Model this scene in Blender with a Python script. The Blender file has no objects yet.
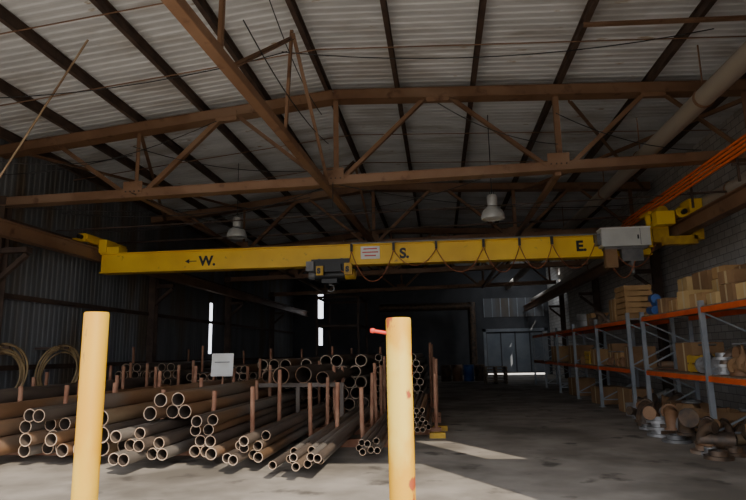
import bpy, math, random
from mathutils import Vector, Matrix
random.seed(7)
SC=bpy.context.scene.collection
# ---------------- camera
F=580.0
Yc=Vector((67,-102,-F)).normalized()
r=math.radians(2.1)
Zc=Vector((-math.sin(r),math.cos(r),0)); Zc=(Zc-Yc*Zc.dot(Yc)).normalized()
Xc=Yc.cross(Zc)
M=Matrix((Xc,Yc,Zc))
cam=bpy.data.cameras.new('camera'); co=bpy.data.objects.new('camera',cam)
SC.objects.link(co); bpy.context.scene.camera=co
cam.lens=F/746*36; cam.clip_end=300
co.matrix_world=Matrix.Translation((0,0,1.6))@M.to_4x4()

# ---------------- materials
def mat(name,c1,c2=None,scale=4,rough=.6,metal=0,bump=0,detail=6,lo=.35,hi=.65,c3=None,s3=.6,stretch=None,t3=(.5,.62),c4=None,s4=9,t4=(.6,.66)):
    m=bpy.data.materials.new(name); m.use_nodes=True
    nt=m.node_tree; b=nt.nodes['Principled BSDF']
    b.inputs['Roughness'].default_value=rough; b.inputs['Metallic'].default_value=metal
    if c2 is None:
        b.inputs['Base Color'].default_value=(*c1,1); 
        if not bump: return m
    tc=nt.nodes.new('ShaderNodeTexCoord')
    mp=nt.nodes.new('ShaderNodeMapping'); nt.links.new(tc.outputs['Object'],mp.inputs[0])
    if stretch: mp.inputs['Scale'].default_value=stretch
    n=nt.nodes.new('ShaderNodeTexNoise'); n.inputs['Scale'].default_value=scale; n.inputs['Detail'].default_value=detail
    nt.links.new(mp.outputs[0],n.inputs['Vector'])
    if c2 is not None:
        cr=nt.nodes.new('ShaderNodeValToRGB'); cr.color_ramp.elements[0].position=lo; cr.color_ramp.elements[1].position=hi
        cr.color_ramp.elements[0].color=(*c1,1); cr.color_ramp.elements[1].color=(*c2,1)
        nt.links.new(n.outputs['Fac'],cr.inputs[0])
        out=cr.outputs[0]
        for (c,s_,t_) in ((c3,s3,t3),(c4,s4,t4)):
            if c is None: continue
            n3=nt.nodes.new('ShaderNodeTexNoise'); n3.inputs['Scale'].default_value=s_; n3.inputs['Detail'].default_value=5
            nt.links.new(mp.outputs[0],n3.inputs['Vector'])
            r3=nt.nodes.new('ShaderNodeValToRGB'); r3.color_ramp.elements[0].position=t_[0]; r3.color_ramp.elements[1].position=t_[1]
            nt.links.new(n3.outputs['Fac'],r3.inputs[0])
            mx=nt.nodes.new('ShaderNodeMix'); mx.data_type='RGBA'
            nt.links.new(r3.outputs[0],mx.inputs[0]); nt.links.new(out,mx.inputs[6]); mx.inputs[7].default_value=(*c,1)
            out=mx.outputs[2]
        nt.links.new(out,b.inputs['Base Color'])
    if bump:
        bp=nt.nodes.new('ShaderNodeBump'); bp.inputs['Strength'].default_value=bump; bp.inputs['Distance'].default_value=.02
        nt.links.new(n.outputs['Fac'],bp.inputs['Height']); nt.links.new(bp.outputs[0],b.inputs['Normal'])
    return m
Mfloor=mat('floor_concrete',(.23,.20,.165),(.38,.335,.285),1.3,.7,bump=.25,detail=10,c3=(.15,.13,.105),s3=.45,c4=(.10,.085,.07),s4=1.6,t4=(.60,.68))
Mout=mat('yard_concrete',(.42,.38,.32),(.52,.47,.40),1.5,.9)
Mroof=mat('roof_sheet',(.60,.605,.61),(.74,.745,.75),.7,.5,c3=(.48,.46,.44),s3=.4,stretch=(1,3,1),c4=(.38,.30,.22),s4=2.2,t4=(.66,.74))
Mwall=mat('wall_sheet',(.11,.113,.118),(.18,.184,.19),.8,.6,c3=(.13,.10,.07),s3=.5,stretch=(1,2,.4))
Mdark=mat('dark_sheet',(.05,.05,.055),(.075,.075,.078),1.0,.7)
Mrust=mat('rusty_steel',(.19,.098,.052),(.27,.15,.085),1.2,.55,metal=.25,bump=.08,c3=(.30,.18,.11),s3=.5,c4=(.12,.055,.03),s4=3.5,t4=(.60,.74))
Mpurl=mat('purlin_steel',(.05,.030,.022),(.095,.06,.042),3,.75)
Myel=mat('crane_yellow',(.84,.52,.012),(.72,.42,.012),1.2,.45,c3=(.88,.56,.02),s3=.4,c4=(.42,.25,.03),s4=5,t4=(.66,.74))
Myeld=mat('dirty_yellow',(.60,.36,.02),(.38,.21,.02),4,.55)
Mblack=mat('black_paint',(.015,.015,.015),rough=.5)
Mgrey=mat('machine_grey',(.12,.12,.12),(.2,.19,.18),5,.5,metal=.3)
Mbox=mat('cabinet_grey',(.50,.50,.46),(.58,.58,.53),3,.5)
Mwhite=mat('white_paint',(.75,.74,.70),(.68,.66,.6),4,.6)
Mred=mat('red_paint',(.55,.04,.02),rough=.5)
Mcable=mat('festoon_cable',(.30,.09,.03),rough=.6)
Mpost=mat('bollard_yellow',(.50,.225,.0),(.55,.29,.003),2.5,.6,c3=(.58,.38,.04),s3=2.4,stretch=(1,1,.35),bump=.1,t3=(.5,.66),c4=(.22,.10,.02),s4=10,t4=(.66,.71))
Mpost2=mat('bollard_yellow_worn',(.54,.25,.0),(.60,.32,.004),3,.6,c3=(.62,.42,.06),s3=3,stretch=(1,1,.5),bump=.15,t3=(.52,.64),c4=(.32,.06,.012),s4=8,t4=(.60,.64))
Mp1=mat('pipe_rusty',(.18,.085,.038),(.31,.17,.085),2.5,.6,metal=.1,stretch=(1,.25,1),c3=(.20,.15,.11),s3=1.2)
Mp2=mat('pipe_dark',(.09,.068,.055),(.17,.13,.10),2.5,.5,metal=.3,stretch=(1,.25,1))
Mp3=mat('pipe_grey',(.19,.165,.14),(.28,.245,.21),2.5,.45,metal=.4,stretch=(1,.25,1),c3=(.22,.13,.07),s3=1.5)
Mp4=mat('pipe_tan',(.30,.19,.10),(.38,.27,.16),2.5,.5,metal=.1,stretch=(1,.25,1),c3=(.22,.13,.07),s3=1.5)
Mcut=mat('pipe_cut_end',(.56,.42,.30),(.40,.26,.16),8,.5,metal=.1)
Mstake=mat('stake_rust',(.26,.11,.06),(.38,.20,.12),4,.8)
Mor=mat('rack_orange',(.72,.11,.015),(.55,.08,.015),3,.5)
Mup=mat('rack_upright',(.22,.24,.26),(.30,.31,.32),3,.5,metal=.2)
Mcard=mat('cardboard',(.36,.20,.08),(.44,.26,.11),3,.8)
Mcard2=mat('cardboard_pale',(.50,.33,.13),(.56,.38,.17),3,.8)
Mcard3=mat('cardboard_brown',(.22,.12,.055),(.29,.165,.075),3,.8)
Mcrate=mat('crate_yellow',(.55,.34,.04),(.45,.27,.03),3,.6)
Mtape=mat('tape',(.50,.38,.2),rough=.3)
Mblue=mat('blue_plastic',(.03,.08,.24),(.05,.12,.34),4,.4)
Mdeck=mat('timber_deck',(.16,.11,.07),(.24,.17,.11),3,.8,stretch=(1,4,1))
Mfit=mat('galv_fitting',(.24,.235,.23),(.36,.35,.34),6,.45,metal=.5)
Mfitd=mat('black_fitting',(.06,.045,.035),(.16,.10,.06),6,.5,metal=.3)
Mcond=mat('conductor_orange',(.88,.16,.015),rough=.4)
Mduct=mat('duct_grey',(.42,.36,.29),(.33,.28,.22),.8,.45,metal=.2,stretch=(1,.3,1),c3=(.47,.42,.36),s3=.6)
Mhose=mat('hose_tan',(.38,.26,.12),(.27,.18,.09),4,.6)
Mdoor=mat('door_grey',(.18,.20,.23),(.24,.26,.28),1.5,.6)
Mlamp=mat('lamp_aluminium',(.55,.55,.52),(.42,.42,.40),4,.4,metal=.2)
Mlens=mat('lamp_lens',(.75,.75,.72),rough=.2)
def blockmat():
    m=bpy.data.materials.new('block_wall'); m.use_nodes=True; nt=m.node_tree; b=nt.nodes['Principled BSDF']
    tc=nt.nodes.new('ShaderNodeTexCoord'); sp=nt.nodes.new('ShaderNodeSeparateXYZ'); cb=nt.nodes.new('ShaderNodeCombineXYZ')
    nt.links.new(tc.outputs['Object'],sp.inputs[0]); nt.links.new(sp.outputs[1],cb.inputs[0]); nt.links.new(sp.outputs[2],cb.inputs[1])
    br=nt.nodes.new('ShaderNodeTexBrick'); nt.links.new(cb.outputs[0],br.inputs[0])
    br.inputs['Color1'].default_value=(.62,.59,.55,1); br.inputs['Color2'].default_value=(.48,.45,.41,1); br.inputs['Mortar'].default_value=(.28,.26,.24,1)
    br.inputs['Scale'].default_value=1; br.inputs['Brick Width'].default_value=.4; br.inputs['Row Height'].default_value=.2; br.inputs['Mortar Size'].default_value=.012
    nt.links.new(br.outputs[0],b.inputs['Base Color']); b.inputs['Roughness'].default_value=.9
    return m
Mblock=blockmat()

# ---------------- mesh builder
class MB:
    def __init__(s): s.v=[];s.f=[];s.m=[];s.sm=[];s.mats=[]
    def mi(s,m):
        if m not in s.mats: s.mats.append(m)
        return s.mats.index(m)
    def add(s,vs,fs,m,smooth=False):
        o=len(s.v); s.v+= [tuple(v) for v in vs]; k=s.mi(m)
        for f in fs: s.f.append([o+i for i in f]); s.m.append(k); s.sm.append(smooth)
    def box(s,c,d,m,rot=None):
        c=Vector(c); vs=[]
        for i in range(8):
            p=Vector(((i&1)-.5,((i>>1)&1)-.5,((i>>2)&1)-.5)); p=Vector((p.x*d[0],p.y*d[1],p.z*d[2]))
            if rot is not None: p=rot@p
            vs.append(c+p)
        s.add(vs,[(0,2,3,1),(4,5,7,6),(0,1,5,4),(2,6,7,3),(0,4,6,2),(1,3,7,5)],m)
    def bb(s,x0,x1,y0,y1,z0,z1,m): s.box(((x0+x1)/2,(y0+y1)/2,(z0+z1)/2),(abs(x1-x0),abs(y1-y0),abs(z1-z0)),m)
    def frame(s,p,q):
        p=Vector(p);q=Vector(q);d=(q-p); L=d.length; d.normalize()
        up=Vector((0,0,1)) if abs(d.z)<.95 else Vector((0,1,0))
        x=d.cross(up).normalized(); z=x.cross(d).normalized()
        return p,q,d,L,x,z
    def beam(s,p,q,w,h,m):
        p,q,d,L,x,z=s.frame(p,q); R=Matrix((x,d,z)).transposed(); s.box((p+q)/2,(w,L,h),m,R)
    def ibeam(s,p,q,w,h,m,t=.02):
        p,q,d,L,x,z=s.frame(p,q); R=Matrix((x,d,z)).transposed(); c=(p+q)/2
        s.box(c,(t,L,h-2*t),m,R); s.box(c+z*(h-t)/2,(w,L,t),m,R); s.box(c-z*(h-t)/2,(w,L,t),m,R)
    def angle(s,p,q,w,m,t=.012):
        p,q,d,L,x,z=s.frame(p,q); R=Matrix((x,d,z)).transposed(); c=(p+q)/2
        s.box(c,(t,L,w),m,R); s.box(c+x*w/2-z*(w-t)/2,(w,L,t),m,R)
    def cyl(s,p,q,r,m,n=12,r2=None,caps=True,ex=None):
        p,q,d,L,x,z=s.frame(p,q); r2=r if r2 is None else r2; vs=[]
        for c,rr in((p,r),(q,r2)):
            for i in range(n):
                a=2*math.pi*i/n; vs.append(c+x*math.cos(a)*rr+z*math.sin(a)*rr)
        s.add(vs,[(i,(i+1)%n,n+(i+1)%n,n+i) for i in range(n)],m,True)
        if caps: s.add(vs,[tuple(range(n)),tuple(range(2*n-1,n-1,-1))],ex or m)
    def tube(s,p,q,ro,ri,m,mend,n=16,inner=None):
        p,q,d,L,x,z=s.frame(p,q)
        vs=[]
        for c,rr in((p,ro),(q,ro),(p,ri),(q,ri)):
            for i in range(n):
                a=2*math.pi*i/n; vs.append(c+x*math.cos(a)*rr+z*math.sin(a)*rr)
        J=lambda i:(i+1)%n
        s.add(vs,[(i,J(i),n+J(i),n+i) for i in range(n)],m,True)
        s.add(vs,[(2*n+J(i),2*n+i,3*n+i,3*n+J(i)) for i in range(n)],inner or m,True)
        s.add(vs,[(J(i),i,2*n+i,2*n+J(i)) for i in range(n)]+[(n+i,n+J(i),3*n+J(i),3*n+i) for i in range(n)],mend)
    def lathe(s,c,prof,m,n=24):
        vs=[];c=Vector(c)
        for (rr,z) in prof:
            for i in range(n):
                a=2*math.pi*i/n; vs.append(c+Vector((rr*math.cos(a),rr*math.sin(a),z)))
        fs=[]
        for k in range(len(prof)-1):
            for i in range(n): fs.append((k*n+i,k*n+(i+1)%n,(k+1)*n+(i+1)%n,(k+1)*n+i))
        s.add(vs,fs,m,True)
    def path(s,pts,r,m,n=8,closed=False):
        pts=[Vector(p) for p in pts]; N=len(pts); vs=[]
        for i,p in enumerate(pts):
            a=pts[(i-1)%N] if (closed or i>0) else p; b=pts[(i+1)%N] if (closed or i<N-1) else p
            d=(b-a).normalized()
            u=d.cross(Vector((0,1,0)) if abs(d.y)<.9 else Vector((1,0,0))).normalized(); w=d.cross(u)
            for k in range(n):
                t=2*math.pi*k/n; vs.append(p+u*math.cos(t)*r+w*math.sin(t)*r)
        fs=[]
        for i in range(N if closed else N-1):
            j=(i+1)%N
            for k in range(n): fs.append((i*n+k,i*n+(k+1)%n,j*n+(k+1)%n,j*n+k))
        s.add(vs,fs,m,True)
        if not closed: s.add(vs,[tuple(range(n)),tuple(range((N-1)*n,N*n))],m)
    def sag(s,p,q,dip,r,m,n=14,k=6):
        p=Vector(p);q=Vector(q)
        s.path([p.lerp(q,i/n)-Vector((0,0,dip*(1-(2*i/n-1)**2))) for i in range(n+1)],r,m,k)
    def build(s,name,parent=None):
        me=bpy.data.meshes.new(name); me.from_pydata(s.v,[],s.f)
        for m in s.mats: me.materials.append(m)
        me.polygons.foreach_set('material_index',s.m); me.polygons.foreach_set('use_smooth',s.sm); me.update()
        o=bpy.data.objects.new(name,me); SC.objects.link(o)
        if parent: o.parent=parent
        return o

# ---------------- shell dims
XL,XR,YF,YB=-10.4,7.5,4.3,41.0
XP=-2.2
def ztop(x): # top chord centre height
    return 7.4-(XP-x)*.105 if x<XP else 7.4-(x-XP)*.045
def zroof(x): return ztop(x)+.36

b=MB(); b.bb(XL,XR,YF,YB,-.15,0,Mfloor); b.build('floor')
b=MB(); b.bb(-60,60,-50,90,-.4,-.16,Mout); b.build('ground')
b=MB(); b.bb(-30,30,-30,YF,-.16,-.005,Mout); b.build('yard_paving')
def roof():
    b=MB(); xs=[XL-.1,XP,XR+.1]
    ys=[];y=YF-.3;prof=[0,.35,.5,.85]; hs=[0,0,1,1]
    while y<YB+.3:
        for a,h in zip(prof,hs): ys.append((y+a*.2,h*.018))
        y+=.2
    for k in range(2):
        vs=[]
        for (yy,h) in ys:
            for x in (xs[k],xs[k+1]): vs.append((x,yy,zroof(x)+h))
        b.add(vs,[(2*i,2*i+1,2*i+3,2*i+2) for i in range(len(ys)-1)],Mroof)
    return b.build('ceiling')
roof()
def wallcorr(name,x,y0,y1,z0,z1,m,holes=()):
    b=MB()
    edges=[(y0,y1,z0,z1)]
    for (ha,hb,za,zb) in holes:
        new=[]
        for (a,c,u,v) in edges:
            if ha>=a and hb<=c:
                new+= [(a,ha,u,v),(hb,c,u,v),(ha,hb,u,za),(ha,hb,zb,v)]
            else: new.append((a,c,u,v))
        edges=new
    sg=1 if x<0 else -1
    for (a,c,u,v) in edges:
        k=math.floor(a/.2); pts=[]; yy=k*.2
        while yy<c+.2:
            for f_,h in ((0,0),(.35,0),(.5,1),(.85,1)):
                t=yy+f_*.2
                if a<t<c: pts.append((t,h*.015))
            yy+=.2
        pts=[(a,0)]+pts+[(c,0)]
        vs=[]
        for (t,h) in pts: vs+= [(x-sg*h,t,u),(x-sg*h,t,v)]
        b.add(vs,[(2*i,2*i+1,2*i+3,2*i+2) for i in range(len(pts)-1)],m)
    return b.build(name)
wallcorr('wall_left',XL,YF,YB,0,7.2,Mwall,[(25.6,25.95,1.7,4.0)])
b=MB()
for z in (1.4,3.1,4.9): b.beam((XL+.12,YF+.3,z),(XL+.12,YB-.2,z),.1,.12,Mpurl)
b.build('trim_left_girts')
def holed(name,ax,y0,y1,x0,x1,z0,z1,holes,m):
    b=MB(); xs=sorted(set([x0,x1]+[h[0] for h in holes]+[h[1] for h in holes]))
    def put(a,c,u,v):
        if ax=='y': b.bb(a,c,y0,y1,u,v,m)
        else: b.bb(y0,y1,a,c,u,v,m)
    for i in range(len(xs)-1):
        a,c=xs[i],xs[i+1]; hs=sorted([(h[2],h[3]) for h in holes if h[0]<=a+1e-6 and h[1]>=c-1e-6])
        z=z0
        for (u,v) in hs:
            if u>z: put(a,c,z,u)
            z=v
        if z<z1: put(a,c,z,z1)
    return b.build(name)
holed('wall_right','x',XR,XR+.2,YF,YB,0,7.4,[(36.5,37.0,4.9,5.9),(36.5,37.0,6.2,6.6),(38.6,39.6,5.0,5.4)],Mblock)
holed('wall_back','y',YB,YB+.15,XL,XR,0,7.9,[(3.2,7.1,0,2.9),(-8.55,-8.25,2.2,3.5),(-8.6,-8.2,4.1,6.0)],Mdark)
holed('wall_front','y',YF-.15,YF,XL,XR,0,8.0,[(-9.2,2.75,0,4.9),(3.9,4.6,5.2,7.2)],Mwall)  # unseen high right hole added to throw a sun patch on the floor
# far door
b=MB(); b.bb(3.2,7.1,YB+.02,YB+.08,.12,2.9,Mdoor)
for i in range(5): 
    x=3.2+i*.975; b.bb(x-.04,x+.04,YB-.02,YB+.02,.12,2.9,Mdark)
for z in (.15,2.85): b.bb(3.2,7.1,YB-.02,YB+.02,z-.04,z+.04,Mdark)
b.build('door_1')
b=MB(); b.bb(3.0,3.2,YB-.1,YB,0,3.1,Mup); b.bb(7.1,7.3,YB-.1,YB,0,3.1,Mup); b.bb(3.0,7.3,YB-.1,YB,2.9,3.1,Mup)
b.build('trim_door_frame')
b=MB(); b.bb(3.1,7.2,YB-.05,YB-.01,3.9,5.2,Mwall)
for i in range(8): b.bb(3.1+i*.57,3.16+i*.57,YB-.09,YB-.05,3.9,5.2,Mup)
b.build('wall_cladding_panel')

# ---------------- roof purlins
b=MB()
for x in (-10.0,-8.5,-6.9,-5.3,-3.8,-2.35,-.75,.95,2.8,4.7,6.6):
    z=zroof(x)-.12
    b.ibeam((x,YF,z),(x,YB,z),.09,.22,Mpurl,.015)
b.build('roof_purlins')

# ---------------- trusses
TY=[12.3,19.8,27.3,34.8]
def zbot(x): return 5.42+x*.015
for y in TY:
    b=MB()
    for dy in (-.09,.09):
        b.ibeam((XL+.05,y+dy,zbot(XL)),(6.9,y+dy,zbot(6.9)),.05,.2,Mrust,.014)
    b.beam((XL+.05,y,zbot(XL)-.1),(6.9,y,zbot(6.9)-.1),.3,.02,Mrust)
    for dy in (-.1,.1):
        b.ibeam((XL+.05,y+dy,ztop(XL)),(XP,y+dy,ztop(XP)),.06,.24,Mrust,.014)
        b.ibeam((XP,y+dy,ztop(XP)),(7.2,y+dy,ztop(7.2)),.06,.24,Mrust,.014)
    b.beam((XL+.05,y,ztop(XL)-.12),(XP,y,ztop(XP)-.12),.34,.02,Mrust)
    b.beam((XP,y,ztop(XP)-.12),(7.2,y,ztop(7.2)-.12),.34,.02,Mrust)
    T=lambda x:(x,y,ztop(x)-.06); B=lambda x:(x,y,zbot(x)+.05)
    for p,q,w in ((T(-8.9),B(-7.15),.09),(T(-6.88),B(-6.88),.08),(T(-4.9),B(-6.65),.11),(T(-4.5),B(-2.5),.09),(T(-2.2),B(-2.2),.11),
                  (B(-2.0),T(-.1),.12),(T(.4),B(2.4),.11),(T(2.65),B(2.65),.11),(B(2.95),T(4.6),.10),(B(6.6),T(6.6),.11),(T(4.9),B(6.5),.1)):
        b.angle(p,q,w,Mrust,.018)
    for x in (-6.88,-2.2,2.65):
        b.box((x,y-.13,zbot(x)+.13),(.46,.012,.28),Mrust)
        for k in (-.16,-.05,.05,.16): b.cyl((x+k,y-.13,zbot(x)+.03),(x+k,y-.155,zbot(x)+.03),.018,Mpurl,6)
    for x in (-4.7,.15,4.7): b.box((x,y-.14,ztop(x)-.1),(.5,.012,.24),Mrust)
    b.build('roof_truss')
b=MB()
b.beam((-2.68,YF,5.22),(-2.1,19.8,5.22),.15,.02,Mrust)
b.beam((-2.75,YF,5.28),(-2.17,19.8,5.28),.02,.12,Mrust); b.beam((-2.61,YF,5.28),(-2.03,19.8,5.28),.02,.12,Mrust)
b.angle((-2.63,6.6,5.3),(-2.6,6.6,7.3),.06,Mrust); b.angle((-2.63,6.8,5.3),(-2.4,9.2,7.1),.06,Mrust)
b.angle((-2.4,9.2,7.2),(-2.35,12.1,5.4),.06,Mrust); b.angle((-2.5,9.3,5.3),(-2.4,9.3,7.3),.05,Mrust)
b.angle((-2.3,12.5,5.4),(-2.3,16,7.1),.07,Mrust); b.angle((-2.3,16,7.1),(-2.2,19.6,5.4),.07,Mrust)
b.build('roof_longitudinal_tie')
b=MB()
b.angle((2.6,9.3,6.98),(XR-.02,9.3,6.8),.09,Mrust)
for y in (8.2,10.4,15,17.4,23.5,31):
    b.cyl((XL+.1,y,ztop(XL)+.1),(XP,y,ztop(XP)+.12),.012,Mrust,6); b.cyl((XP,y,ztop(XP)+.12),(XR-.02,y,ztop(XR)+.1),.012,Mrust,6)
b.cyl((-10.33,9,.05),(-6.1,9,7.25),.018,Mp4,8)
for a,c in (((3.0,12.4,7.0),(6.9,19.6,6.9)),((6.9,12.4,6.9),(3.0,19.6,7.0)),((-9.8,12.4,6.5),(-6.9,19.6,6.8)),((-6.9,12.4,6.8),(-9.8,19.6,6.5))):
    b.angle(a,c,.08,Mrust)
for x in (-6.88,2.65): b.beam((x,12.3,5.32),(x,34.8,5.32),.12,.1,Mrust)
b.build('roof_bracing')
b=MB()
for p,q,dp in (((-10.2,12.1,5.15),(-5.75,15.9,5.9),.15),((-5.75,16,5.9),(1.4,14.1,5.9),.5),((-9.9,8.5,6.2),(-2.5,9.3,6.9),.35),((-2.6,9.3,6.9),(4.8,9.6,6.9),.3),
               ((-6.88,12.1,6.4),(-2.2,12.1,5.6),.25),((-10.2,19.6,5.2),(-2.1,19.6,5.25),.2),((-2.1,19.6,5.2),(6.9,19.6,5.4),.2),((2.65,12.1,6.6),(5.5,12.1,5.6),.2),
               ((-2.45,7.5,7.2),(-2.45,12.1,6.9),.25),((-2.5,7.0,6.1),(-2.3,12.1,6.2),.2),((-9.5,14.4,5.0),(-2.2,12.2,5.3),.35),((-2.2,12.2,5.3),(5.3,14.4,5.1),.3),
               ((-10.2,10.2,5.9),(-6.88,12.1,6.2),.3),((-10.2,12.1,5.9),(-4.9,12.1,6.9),.3),((-9.6,13.6,5.3),(-3.0,13.4,5.35),.25),((-6.88,12.1,5.3),(-5.0,14.6,4.9),.1),((.15,12.1,7.0),(2.65,12.1,5.9),.2)):
    b.sag(p,q,dp,.010,Mblack,12,5)
b.cyl((-10.2,14.3,5.0),(6.9,14.3,5.25),.016,Mpurl,6); b.cyl((-10.2,17.2,5.2),(6.9,17.2,5.4),.03,Mpurl,6)
b.cyl((-2.2,12.1,5.3),(-2.2,12.1,4.75),.01,Mblack,6)
b.build('overhead_wiring')
for y in TY:
    for x,sg in ((XL+.25,1),(XR-.35,-1)):
        b=MB(); b.ibeam((x,y,0),(x,y,5.4),.25,.25,Mpurl,.02)
        b.bb(x-.2,x+.2,y-.2,y+.2,0,.03,Mpurl)
        b.beam((x,y,4.1),(x+sg*.75,y,4.1),.2,.12,Mpurl); b.beam((x,y,3.4),(x+sg*.7,y,4.0),.1,.1,Mpurl)
        b.build('steel_column')
# runway beams
RZ=4.58
b=MB(); b.ibeam((-9.35,YF+.1,RZ-.17),(-9.35,YB-.2,RZ-.17),.24,.34,Mrust,.025); b.beam((-9.35,YF+.1,RZ+.025),(-9.35,YB-.2,RZ+.025),.06,.05,Mpurl); b.build('crane_runway_beam')
b=MB(); b.ibeam((5.85,YF+.1,RZ-.17),(5.85,YB-.2,RZ-.17),.24,.34,Mrust,.025); b.beam((5.85,YF+.1,RZ+.025),(5.85,YB-.2,RZ+.025),.06,.05,Mpurl); b.build('crane_runway_beam')
b=MB()
for i in range(4):
    z=5.0+i*.10; b.beam((5.45+.03*i,YF+.2,z),(5.45+.03*i,17.6,z),.028,.045,Mcond)
for y in (5,7,9,11,13): b.beam((5.5,y,4.93),(7.2,y,4.93),.04,.04,Mpurl); b.bb(5.58,5.62,y-.02,y+.02,4.6,5.34,Mpurl)
b.build('crane_conductor_bars')
b=MB(); b.cyl((4.8,YF+.1,5.95),(4.8,YB-.2,5.95),.17,Mduct,24)
for y in (7.5,10.2,13.5,16.5,22,28,34): b.cyl((4.8,y,5.95),(4.8,y+.06,5.95),.19,Mrust,20); b.cyl((4.8,y+.03,6.1),(4.8,y+.03,6.95),.015,Mrust,6)
b.build('service_pipe')
b=MB(); b.cyl((6.45,YF+.1,5.0),(6.45,YB-.2,5.0),.15,Mduct,20)
for y in (8,13,18,25): b.cyl((6.45,y,5.0),(6.45,y+.06,5.0),.17,Mrust,20); b.beam((6.3,y,4.83),(XR-.02,y,4.83),.05,.05,Mrust)
b.build('service_pipe')
b=MB(); b.cyl((6.95,13.1,2.4),(6.95,13.1,4.6),.09,Mblue,14); b.cyl((6.95,13.1,0),(6.95,13.1,2.4),.07,Mblue,14); b.build('wall_downpipe')

# ---------------- crane
def text(s,x,y,z,size,m,parent):
    c=bpy.data.curves.new('t','FONT'); c.body=s; c.size=size; c.extrude=.004; c.offset=.014
    t=bpy.data.objects.new('tmp',c); SC.objects.link(t); bpy.context.view_layer.update()
    me=bpy.data.meshes.new_from_object(t); bpy.data.objects.remove(t)
    o=bpy.data.objects.new('lettering_'+s.strip('.').lower(),me); me.materials.clear(); me.materials.append(m)
    o.matrix_world=Matrix.Translation((x,y,z))@Matrix.Rotation(math.pi/2,4,'X'); SC.objects.link(o); o.parent=parent
    return o
CY=15.0
b=MB()
x0,x1=-9.2,5.3
b.bb(x0,x1,CY-.12,CY+.12,3.91,4.40,Myel); b.bb(x0,x1,CY-.2,CY+.2,4.40,4.43,Myel); b.bb(x0,x1,CY-.2,CY+.2,3.88,3.91,Myel)
b.bb(x0+.3,x1-.2,CY-.03,CY+.03,4.43,4.46,Mgrey)
for s,xx in ((1,-9.35),(-1,5.85)):
    b.bb(xx-.11,xx+.11,CY-.85,CY+1.2,4.66,4.87,Myel)
    for yy in (CY-.65,CY+.95):
        b.cyl((xx-.07,yy,4.73),(xx+.07,yy,4.73),.10,Mgrey,16)
        b.bb(xx-.15,xx+.15,yy-.17,yy+.17,4.72,4.84,Myel)
    for yy in (CY-.92,CY+1.27): b.cyl((xx,yy-.06,4.77),(xx,yy+.06,4.77),.06,Mblack,12)
    b.bb(xx+s*.14,xx+s*.7,CY-.22,CY+.22,4.43,4.6,Myel)
    b.bb(xx+s*.13,xx+s*.35,CY-.25,CY+.25,4.45,4.8,Myel)
b.cyl((-9.6,CY-.5,4.72),(-9.6,CY-.1,4.72),.10,Myeld,14); b.bb(-9.75,-9.5,CY-.65,CY-.5,4.55,4.80,Myel)
b.bb(-9.75,-9.5,CY-.3,CY+.1,4.42,4.62,Myel)
b.cyl((5.45,CY-.7,4.86),(5.45,CY-.2,4.86),.13,Myeld,16); b.bb(5.2,5.62,CY-.95,CY-.68,4.48,4.80,Myel)
b.bb(5.99,6.28,CY-.9,CY-.4,4.66,5.08,Myel); b.bb(6.02,6.25,CY-.9,CY-.3,4.1,4.55,Myeld)
b.bb(5.25,6.05,CY-.3,CY+.3,4.88,4.95,Myel); b.bb(5.2,5.3,CY-.3,CY-.2,4.05,4.85,Myel); b.bb(5.35,6.1,CY-.9,CY-.7,4.0,4.2,Myeld)
b.bb(5.3,5.68,CY-.35,CY-.2,4.15,4.5,Myeld); b.cyl((6.2,CY-.3,5.05),(6.2,CY+.2,5.05),.10,Myeld,14)
b.bb(4.02,5.16,CY-.58,CY-.22,4.06,4.50,Mbox); b.bb(4.0,5.18,CY-.60,CY-.2,4.49,4.52,Mwhite)
b.bb(4.92,4.932,CY-.585,CY-.575,4.08,4.48,Mgrey)
b.bb(4.855,4.885,CY-.6,CY-.58,4.22,4.32,Mblack)
b.bb(3.93,4.02,CY-.5,CY-.25,4.12,4.4,Mgrey); b.bb(4.1,5.1,CY-.5,CY-.2,4.0,4.06,Mgrey)
b.bb(4.1,4.38,CY-.5,CY-.3,3.55,4.0,Mcard3); b.bb(4.5,5.0,CY-.45,CY-.25,3.7,4.0,Mgrey); b.cyl((4.75,CY-.35,3.7),(4.75,CY-.35,3.4),.05,Mgrey,10)
b.sag((4.1,CY-.4,4.1),(4.9,CY-.4,4.0),.75,.013,Mcable); b.sag((4.3,CY-.45,4.0),(5.3,CY-.45,4.1),.5,.013,Mcable)
tx=-2.75
b.bb(tx-.5,tx+.5,CY-.34,CY-.3,3.70,4.03,Mblack); b.bb(tx-.5,tx+.5,CY+.3,CY+.34,3.70,4.03,Mblack)
for dx in (-.3,.3):
    for sy in (-1,1): b.cyl((tx+dx,CY+sy*.3,3.96),(tx+dx,CY+sy*.14,3.96),.09,Mgrey,14)
b.cyl((tx-.45,CY,3.66),(tx+.35,CY,3.66),.17,Mblack,18)
b.cyl((tx+.35,CY,3.66),(tx+.62,CY,3.66),.14,Myeld,18); b.cyl((tx-.62,CY,3.66),(tx-.45,CY,3.66),.13,Mgrey,18)
b.bb(tx-.62,tx-.42,CY-.42,CY-.3,3.72,3.97,Mgrey); b.bb(tx-.35,tx-.17,CY-.44,CY-.34,3.60,3.84,Myeld); b.bb(tx+.38,tx+.58,CY-.42,CY-.3,3.60,3.90,Myeld)
b.bb(tx-.12,tx+.3,CY-.46,CY-.34,3.68,3.88,Mblack); b.bb(tx-.25,tx+.15,CY-.2,CY+.2,3.42,3.53,Mblack)
b.path([(tx-.05+.09*math.sin(a),CY,3.30+.09*math.cos(a)) for a in [i*.45 for i in range(-1,10)]],.022,Mgrey,8)
b.cyl((tx-.05,CY,3.54),(tx-.05,CY,3.38),.05,Mgrey,10)
px=-1.72
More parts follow.
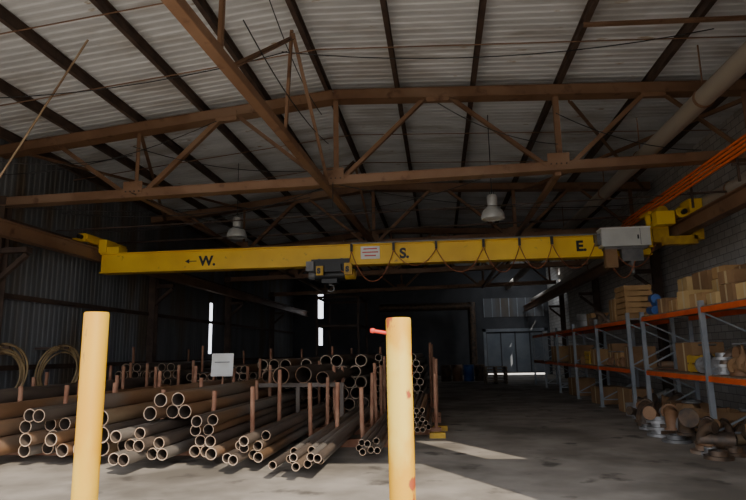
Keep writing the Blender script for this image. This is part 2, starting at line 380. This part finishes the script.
b.bb(px-.25,px+.25,CY-.135,CY-.12,4.03,4.36,Mwhite)
for i,w in enumerate((.36,.42,.30)): b.bb(px-w/2,px+w/2,CY-.14,CY-.135,4.28-i*.09,4.31-i*.09,Mred)
b.bb(-2.2,4.0,CY-.26,CY-.2,4.42,4.45,Mgrey)
hx=[-2.2,-1.1,.0,1.2,2.1,2.9,3.95]
for i,x in enumerate(hx):
    b.bb(x-.03,x+.03,CY-.265,CY-.20,4.22,4.42,Mblack)
    if i<len(hx)-1:
        x2=hx[i+1]; dp=(.80,.42,.62,.66,.60,.62)[i]
        pts=[]
        for k in range(21):
            t=k/20; u=abs(2*t-1); pts.append((x+(x2-x)*t,CY-.24,4.22-dp*(1-u**2.2)))
        b.path(pts,.012,Mcable,6)
b.sag((-2.2,CY-.26,4.22),(-2.5,CY-.4,3.8),.3,.012,Mcable)
b.bb(-6.72,-6.46,CY-.128,CY-.12,4.125,4.147,Mblack)
b.add([(-6.78,CY-.128,4.136),(-6.66,CY-.128,4.20),(-6.66,CY-.128,4.07)],[(0,2,1)],Mblack)
crane=b.build('overhead_crane')
text('W.',-6.38,CY-.13,4.01,.36,Mblack,crane); text('S.',-.95,CY-.13,4.03,.36,Mblack,crane); text('E.',3.50,CY-.13,4.05,.36,Mblack,crane)
text('S',tx-.32,CY-.445,3.65,.18,Mblack,crane); text('S',tx+.42,CY-.425,3.68,.18,Mblack,crane)

# ---------------- pendant lamps
for (x,y,z) in ((1.4,14.0,4.76),(-5.75,16.0,4.98)):
    b=MB()
    b.lathe((x,y,z),[(.28,0),(.29,.02),(.28,.10),(.24,.2),(.17,.27),(.11,.31),(.105,.32)],Mlamp)
    b.lathe((x,y,z),[(.0,.03),(.15,.02),(.27,.015)],Mlens)
    b.lathe((x,y,z),[(.12,.32),(.125,.34),(.125,.56),(.10,.60),(.03,.62),(0,.62)],Mlamp)
    b.cyl((x,y,z+.60),(x,y,ztop(x)+.2),.012,Mblack,6); b.path([(x+.05*math.cos(a),y,z+.66+.05*math.sin(a)) for a in [i*.6 for i in range(11)]],.008,Mblack,6,True)
    b.build('highbay_pendant_lamp')

# ---------------- bollards
for (x,y,h,m) in ((-2.42,3.9,1.92,Mpost),(-.27,3.9,1.83,Mpost2)):
    b=MB(); n=28
    b.lathe((x,y,0),[(.084,-.004),(.084,h-.012),(.078,h),(.0,h+.004)],m,n)
    b.lathe((x,y,0),[(.13,-.004),(.13,.015),(.084,.02)],m,n)
    if m is Mpost2:
        b.cyl((x-.07,y-.02,h-.1),(x-.16,y-.03,h-.085),.012,Mred,8); b.lathe((x-.17,y-.03,h-.1),[(0,0),(.018,.005),(.018,.03),(0,.035)],Mred,10)
    b.build('yellow_bollard')

# ---------------- pipe stacks
def stack(x0,x1,zb,rad,rows,y0,y1,mats,jit=.25,ri=.86,taper=True):
    b=MB(); row=0; z=zb+rad
    while row<rows:
        off=rad if row%2 else 0; x=x0+rad+off
        lim=x1-rad-(row*rad*.5 if taper else 0)
        while x<=lim:
            if not(row==rows-1 and random.random()<.2):
                m=random.choice(mats); j=random.uniform(-jit,jit); k=random.uniform(-jit,jit)
                b.tube((x,y0+j,z),(x,y1+k,z),rad*.985,rad*ri,m,Mcut,16,Mp2)
            x+=2*rad
        z+=rad*1.74; row+=1
    return b.build('steel_pipe_stack')
ZB=.14
stack(-9.1,-8.25,ZB,.11,4,8.9,15,[Mp1,Mp2])
stack(-8.15,-7.3,ZB,.13,4,8.7,15,[Mp2,Mp1])
stack(-7.2,-6.5,ZB,.14,3,8.3,14.6,[Mp4,Mp1])
stack(-6.4,-5.6,ZB,.10,4,8.6,14.8,[Mp2,Mp1,Mp3])
stack(-5.5,-4.72,ZB,.125,4,8.6,14.8,[Mp1,Mp4,Mp2])
stack(-4.6,-3.86,ZB,.085,3,8.1,14.4,[Mp3,Mp2])
stack(-4.6,-3.86,ZB+.49,.11,2,9.0,14.9,[Mp1])
stack(-3.72,-3.16,ZB,.085,4,8.4,14.3,[Mp2,Mp1,Mp3])
stack(-3.04,-2.38,ZB,.07,3,8.2,14.0,[Mp3,Mp4,Mp2],.35)
stack(-2.26,-1.5,ZB,.055,2,8.0,14.2,[Mp3,Mp3,Mp2],.45)
stack(-1.32,-.85,ZB,.05,2,8.9,14.2,[Mp3,Mp2],.35)
stack(-.72,-.2,ZB,.05,5,11.3,15.0,[Mp3,Mp2,Mp1],.3)
stack(-9.4,-7.4,ZB,.12,6,16.2,22.5,[Mp2,Mp1],taper=False)
stack(-7.2,-5.2,ZB,.11,6,16.2,22.5,[Mp1,Mp2],taper=False)
stack(-5.0,-3.3,ZB,.15,5,16.0,22.5,[Mp2,Mp1],taper=False)
stack(-3.2,-1.9,ZB,.16,5,15.6,22.2,[Mp2,Mp3],taper=False)
stack(-1.7,-.4,ZB,.09,9,15.4,22.2,[Mp2,Mp3],taper=False)
b=MB()
for (x,z,rr,y0) in ((-3.35,1.165,.18,12.2),(-2.96,1.165,.18,12.6),(-2.42,1.115,.13,12.0),(-3.8,1.125,.14,12.8)):
    b.tube((x,y0,z),(x,y0+5.5,z),rr,rr*.92,Mp2,Mp1,20,Mp2)
for y in (12.8,16.8):
    b.bb(-4.2,-2.1,y-.06,y+.06,.90,.985,Mp2)
    for x in (-4.15,-3.12,-2.15): b.bb(x-.04,x+.04,y-.05,y+.05,0,.90,Mp2)
b.build('large_bore_pipe_rack')
def rack(y,xs,h):
    b=MB(); xa,xb=(min(xs)-.1,max(xs)+.1)
    b.bb(xa,xb,y-.07,y+.07,0,.13,Mstake)
    for x in xs:
        hh=h+random.uniform(-.08,.10); t=random.uniform(-.04,.04)
        b.cyl((x,y,.02),(x+t,y+random.uniform(-.04,.04),hh),.038,Mstake,12)
    b.build('pipe_stanchion_rack')
rack(9.6,[-8.2,-7.25,-6.45,-5.55,-4.66,-3.79,-3.1],1.10)
rack(10.45,[-2.32,-1.85,-1.4,-.8],1.03)
rack(11.2,[-9.16,-8.2,-7.25,-6.45,-5.55,-4.66,-3.1],1.25)
rack(12.0,[-3.79,-2.32,-1.42,-.78,-.13],1.15)
rack(12.9,[-9.16,-8.2,-7.25,-6.45,-5.55,-4.66,-3.79,-2.32,-1.42,-.78],1.35)
rack(14.0,[-8.2,-7.25,-6.45,-5.55,-4.66,-2.32,-1.42,-.78,-.13],1.35)
rack(14.95,[-9.16,-8.2,-6.45,-4.66,-3.1,-1.42,-.13],1.5)
rack(17.5,[-9.5,-7.3,-5.1,-3.25,-1.8,-.3],1.85)
rack(21.5,[-9.5,-7.3,-5.1,-3.25,-1.8,-.3],1.85)
b=MB()
for (x,y,w) in ((-.95,10.9,.4),(-.1,11.5,.3),(-.05,12.5,.3)): b.box((x,y,.05),(w,.16,.10),Myeld)
b.build('yellow_timber_dunnage')
b=MB()
for i in range(3): b.box((-6.9+i*.1,7.7+i*.14,.05),(1.3-.3*i,.1,.1),Myeld)
b.build('timber_dunnage')
b=MB(); b.box((-4.83,12.72,1.40),(.5,.02,.5),Mwhite,Matrix.Rotation(-.12,3,'X')); b.cyl((-4.83,12.75,.86),(-4.83,12.77,1.6),.02,Mstake,8)
b.bb(-5.0,-4.66,12.69,12.70,1.45,1.47,Mgrey); b.build('notice_sign')

# ---------------- hose coils
for (x,y) in ((-9.6,14.0),(-9.6,11.95)):
    b=MB()
    for k in range(7):
        R=.58+random.uniform(-.05,.06); off=random.uniform(-.06,.06)
        c=Vector((x+off,y+random.uniform(-.05,.05),R+.65+random.uniform(-.04,.04)))
        pts=[]
        for i in range(30):
            a=2*math.pi*i/30; pts.append(c+Vector((.28*math.cos(a)*R+.08*math.sin(a),.85*math.cos(a)*R,math.sin(a)*R)))
        b.path(pts,.024,Mhose,6,True)
    b.beam((XL+.1,y,1.86),(x+.2,y,1.86),.06,.06,Mpurl)
    b.build('hose_coil')

# ---------------- pallet racking right
def racking(ys,levels,h):
    b=MB(); xa,xb=4.5,5.5
    for y in ys:
        for x in (xa,xb):
            b.bb(x-.04,x+.04,y-.04,y+.04,0,h,Mup); b.bb(x-.08,x+.08,y-.08,y+.08,0,.012,Mup)
        zz=.2; f=1
        while zz+.5<h:
            b.beam((xa if f else xb,y,zz),(xb if f else xa,y,zz+.5),.025,.03,Mup); zz+=.5; f=1-f
        for zz in (.2,h-.15): b.beam((xa,y,zz),(xb,y,zz),.03,.03,Mup)
    for i in range(len(ys)-1):
        for z in levels:
            for x in (xa,xb): b.bb(x-.03,x+.03,ys[i]+.04,ys[i+1]-.04,z-.09,z,Mor)
            n=8; L=(ys[i+1]-ys[i]-.12)/n
            for k in range(n): b.bb(xa-.02,xb+.02,ys[i]+.06+k*L+.01,ys[i]+.06+(k+1)*L-.01,z,z+.025,Mdeck)
    b.build('pallet_racking')
racking([7.6,10.6,13.6],[1.12,2.28],2.4)
racking([14.6,17.5,20.4,23.3,26.2,29.1],[1.12,2.28],2.45)
def carton(x,y,z,w,d,h,m=None,rz=0,name='cardboard_box'):
    m=m or random.choice([Mcard,Mcard2,Mcard3,Mcard]); R=Matrix.Rotation(rz,3,'Z'); b=MB(); c=Vector((x,y,z+h/2))
    b.box(c,(w,d,h),m,R); b.box(c,(w+.004,.06,h+.004),Mtape,R)
    b.box(c+R@Vector((w/4+.002,0,h/2+.003)),(w/2-.008,d,.005),m,R); b.box(c-R@Vector((w/4+.002,0,0))+Vector((0,0,h/2+.003)),(w/2-.008,d,.005),m,R)
    b.build(name)
def crate(x,y,z,w,d,h,m=Mcrate):
    b=MB(); n=max(2,int(h/.13)); 
    for k in range(n):
        zz=z+(k+.5)*h/n; hh=h/n*.8
        for sx in (-1,1): b.box((x+sx*(w/2-.01),y,zz),(.02,d,hh),m)
        for sy in (-1,1): b.box((x,y+sy*(d/2-.01),zz),(w-.04,.02,hh),m)
    for sx in (-1,1):
        for sy in (-1,1): b.box((x+sx*(w/2-.04),y+sy*(d/2-.04),z+h/2),(.04,.04,h),m)
    b.box((x,y,z+.03),(w-.05,d-.05,.02),m); b.build('slatted_crate')
zt=2.306
for (x,y,w,d,h,m) in ((4.8,8.6,.5,.5,.32,Mcard2),(4.8,9.2,.5,.5,.24,Mcard2),(5.2,9.4,.4,.6,.5,Mcard),(4.8,9.8,.45,.5,.28,Mcard3),(5.2,10.15,.4,.5,.62,Mcard3),
   (4.8,10.4,.4,.45,.2,Mcard2),(4.8,10.95,.45,.5,.24,Mcard),(5.2,11.0,.4,.5,.5,Mcard2),(4.8,11.5,.45,.45,.34,Mcard2),(5.2,11.7,.4,.6,.72,Mcard3),(4.8,12.05,.42,.5,.22,Mcard),(5.2,12.5,.4,.6,.7,Mcard2),(4.78,12.6,.4,.4,.3,Mcard3)):
    carton(x,y,zt,w,d,h,m,random.uniform(-.12,.12))
for (x,y,z,w,d,h,m) in ((4.82,8.7,zt+.33,.42,.45,.22,Mcard),(4.8,9.85,zt+.3,.4,.42,.2,Mcard3),(5.2,11.0,zt+.52,.35,.4,.2,Mcard)): carton(x,y,z,w,d,h,m,.1)
crate(4.9,15.3,zt,.65,.8,.85,Mcard); carton(4.95,16.3,zt,.6,.6,.6,Mcard,-.05); carton(5.0,19.0,zt,.6,.6,.4)
z2=1.146
for (x,y,w,d,h,m) in ((4.85,9.3,.4,.5,.4,Mcard3),(5.1,12.3,.6,.7,.55,Mcard3),(4.9,15.2,.6,.6,.5,Mcard3),(4.9,16.2,.5,.5,.35,Mcard),(4.95,17.0,.5,.5,.6,Mcard3),(4.9,18.4,.6,.6,.45,Mcard),(4.9,21.3,.7,.7,.6,Mcard3),(4.9,24.4,.7,.7,.6,Mcard)):
    carton(x,y,z2,w,d,h,m,random.uniform(-.1,.1))
crate(4.9,11.5,z2,.5,.6,.32); crate(4.9,8.3,z2,.5,.5,.3,Mcard); crate(4.9,19.5,z2,.5,.6,.4)
crate(4.95,11.4,0,.7,.8,.5,Mcard3); crate(4.95,9.4,0,.7,.8,.45,Mcard)
for (x,y,w,d,h) in ((5.0,12.95,.6,.7,.5),(4.95,16.0,.6,.8,.6),(4.95,18.6,.7,.8,.5),(5,22,.7,.8,.6)):
    carton(x,y,0,w,d,h,Mcard3,random.uniform(-.1,.1))
b=MB()
for i in range(5): b.cyl((4.62+.12*i,13.05,zt+.10+(i%2)*.16),(4.66+.12*i,13.5,zt+.12+(i%2)*.16),.09,Mblue,12)
b.cyl((4.7,13.2,zt+.36),(4.74,13.5,zt+.38),.1,Mblue,12)
b.build('blue_wrapped_bundle')
def elbow(b,c,R,rr,m,rz,roll=0):
    A=Matrix.Rotation(rz,3,'Z')@Matrix.Rotation(roll,3,'X'); c=Vector(c)
    pts=[c+A@Vector((R*math.cos(t)-R,0,R*math.sin(t))) for t in [i*math.pi/2/8 for i in range(9)]]
    b.path(pts,rr,m,12)
    for p,q in ((pts[0],pts[0]-(pts[1]-pts[0]).normalized()*.04),(pts[-1],pts[-1]+(pts[-1]-pts[-2]).normalized()*.04)): b.cyl(p,q,rr*1.25,m,14)
def flange(b,c,rr,m,axis=(0,0,1)):
    c=Vector(c);a=Vector(axis).normalized(); b.tube(c,c+a*.05,rr,rr*.5,m,m,20); b.tube(c+a*.05,c+a*.12,rr*.65,rr*.5,m,m,20)
def valve(b,c,s,m):
    c=Vector(c); b.cyl(c+Vector((0,-.16*s,.1*s)),c+Vector((0,.16*s,.1*s)),.06*s,m,14)
    for k in (-1,1): b.cyl(c+Vector((0,k*.16*s,.1*s)),c+Vector((0,k*.19*s,.1*s)),.10*s,m,16)
    b.lathe(c,[(.07*s,.08*s),(.075*s,.18*s),(.03*s,.24*s),(.015*s,.26*s),(.015*s,.36*s),(0,.37*s)],m,14)
    b.path([c+Vector((.09*s*math.cos(a),.09*s*math.sin(a),.35*s)) for a in [i*math.pi/6 for i in range(12)]],.012*s,Mgrey,6,True)
def pile(name,x0,x1,y0,y1,z,n,s=1.0,ms=None):
    b=MB(); ms=ms or [Mfitd,Mfitd,Mp1,Mfit,Mcard3,Mp4,Mfit,Mgrey]
    for i in range(n):
        x=random.uniform(x0,x1);y=random.uniform(y0,y1);m=random.choice(ms); k=random.random()
        rr=random.uniform(.05,.10)*s
        if k<.35: elbow(b,(x,y,z+rr*1.25),.16*s,rr*.8,m,random.uniform(0,6.28))
        elif k<.6:
            for q in range(random.randint(1,3)): flange(b,(x,y,z+q*.12),rr*1.5,m)
        elif k<.78: valve(b,(x,y,z),s*1.1,m)
        elif k<.9: b.tube((x,y,z+rr),(x+.3*s,y+random.uniform(-.2,.2),z+rr),rr,rr*.85,m,m,14)
        else: b.box((x,y,z+.09*s),(.26*s,.3*s,.18*s),m,Matrix.Rotation(random.uniform(0,1),3,'Z'))
    b.build(name)
pile('pipe_fittings_pile',4.65,5.35,8.7,8.95,z2,6)
pile('pipe_fittings_pile',4.65,5.35,9.7,11.1,z2,26,1.3)
pile('pipe_fittings_pile',4.65,5.35,8.2,8.8,0,8,1.5)
pile('pipe_fittings_pile',4.65,5.35,10.0,10.8,0,12,1.5)
pile('pipe_fittings_pile',4.65,5.35,12.0,12.4,0,8,1.5)
pile('pipe_fittings_pile',4.65,5.3,14.8,17.3,z2+.0,14)
pile('pipe_fittings_pile',4.65,5.3,13.8,15.3,0,18,1.7)
pile('pipe_fittings_pile',4.65,5.3,19.8,20.4,z2,10,1.3)
pile('pipe_fittings_pile',4.6,5.3,16.9,18.4,zt,12,1.2)
pile('pipe_fittings_pile',3.95,4.3,10.7,13.4,0,14,1.6,[Mfit,Mfitd,Mgrey,Mp1])
pile('pipe_fittings_pile',3.95,4.35,9.2,10.3,0,7,1.5,[Mfit,Mfitd,Mp1])
b=MB()
b.lathe((4.9,19.9,zt),[(0,0),(.36,0),(.38,.05),(.38,.4),(.34,.45),(0,.47)],Mfit,24); b.lathe((4.9,19.9,zt),[(.39,.2),(.4,.22),(.39,.24)],Mgrey,24)
b.build('steel_drum')
b=MB()
for k in range(6):
    for j in range(5): b.bb(2.2,3.3,30+j*.25,30.15+j*.25,.14*k+.1,.14*k+.125,Mdeck)
    for x in (2.25,2.75,3.25): b.bb(x-.05,x+.05,30,31.15,.14*k,.14*k+.1,Mdeck)
b.build('timber_pallet_stack')
for i in range(4):
    b=MB(); b.lathe((.3+i*.62,33+.3*(i%2),0),[(0,0),(.28,0),(.29,.02),(.28,.3),(.29,.31),(.28,.6),(.29,.62),(.28,.88),(0,.88)],[Mfitd,Mrust,Mblue,Mfitd][i],18)
    b.build('oil_drum')
b=MB(); b.cyl((-4,39.5,4.6),(2.2,39.5,4.6),.25,Mfitd,18); b.cyl((2.2,39.5,4.85),(2.2,39.5,0),.25,Mfitd,18); b.build('extraction_duct')
b=MB()
for x in (-5.5,-3.6):
    for y in (26,29):
        b.bb(x-.05,x+.05,y-.05,y+.05,0,4.2,Mpurl)
for z in (1.4,2.8,4.1):
    for y in (26,29): b.bb(-5.5,-3.6,y-.04,y+.04,z,z+.1,Mpurl)
    for x in (-5.5,-3.6): b.bb(x-.04,x+.04,26,29,z,z+.1,Mpurl)
b.build('steel_storage_frame')

# ---------------- light
w=bpy.data.worlds.new('sky'); bpy.context.scene.world=w; w.use_nodes=True
bg=w.node_tree.nodes['Background']; bg.inputs[0].default_value=(.88,.92,1,1); bg.inputs[1].default_value=3.0
sl=bpy.data.lights.new('sun','SUN'); sl.energy=5.5; sl.angle=.01; sl.color=(1,.91,.78)
so=bpy.data.objects.new('sun',sl); SC.objects.link(so)
az=math.radians(33); el=math.radians(41)
d=Vector((-math.sin(az)*math.cos(el),math.cos(az)*math.cos(el),-math.sin(el)))
so.rotation_euler=d.to_track_quat('-Z','Y').to_euler(); so.location=(6,-8,10)
al=bpy.data.lights.new('far_fill_light','AREA'); al.energy=70; al.size=1.5; al.color=(.85,.92,1)  # added fill light to brighten the far end, no fixture there
ao=bpy.data.objects.new('far_fill_light',al); ao.location=(5.0,37.0,6.3); ao.rotation_euler=(math.radians(30),0,0); SC.objects.link(ao)
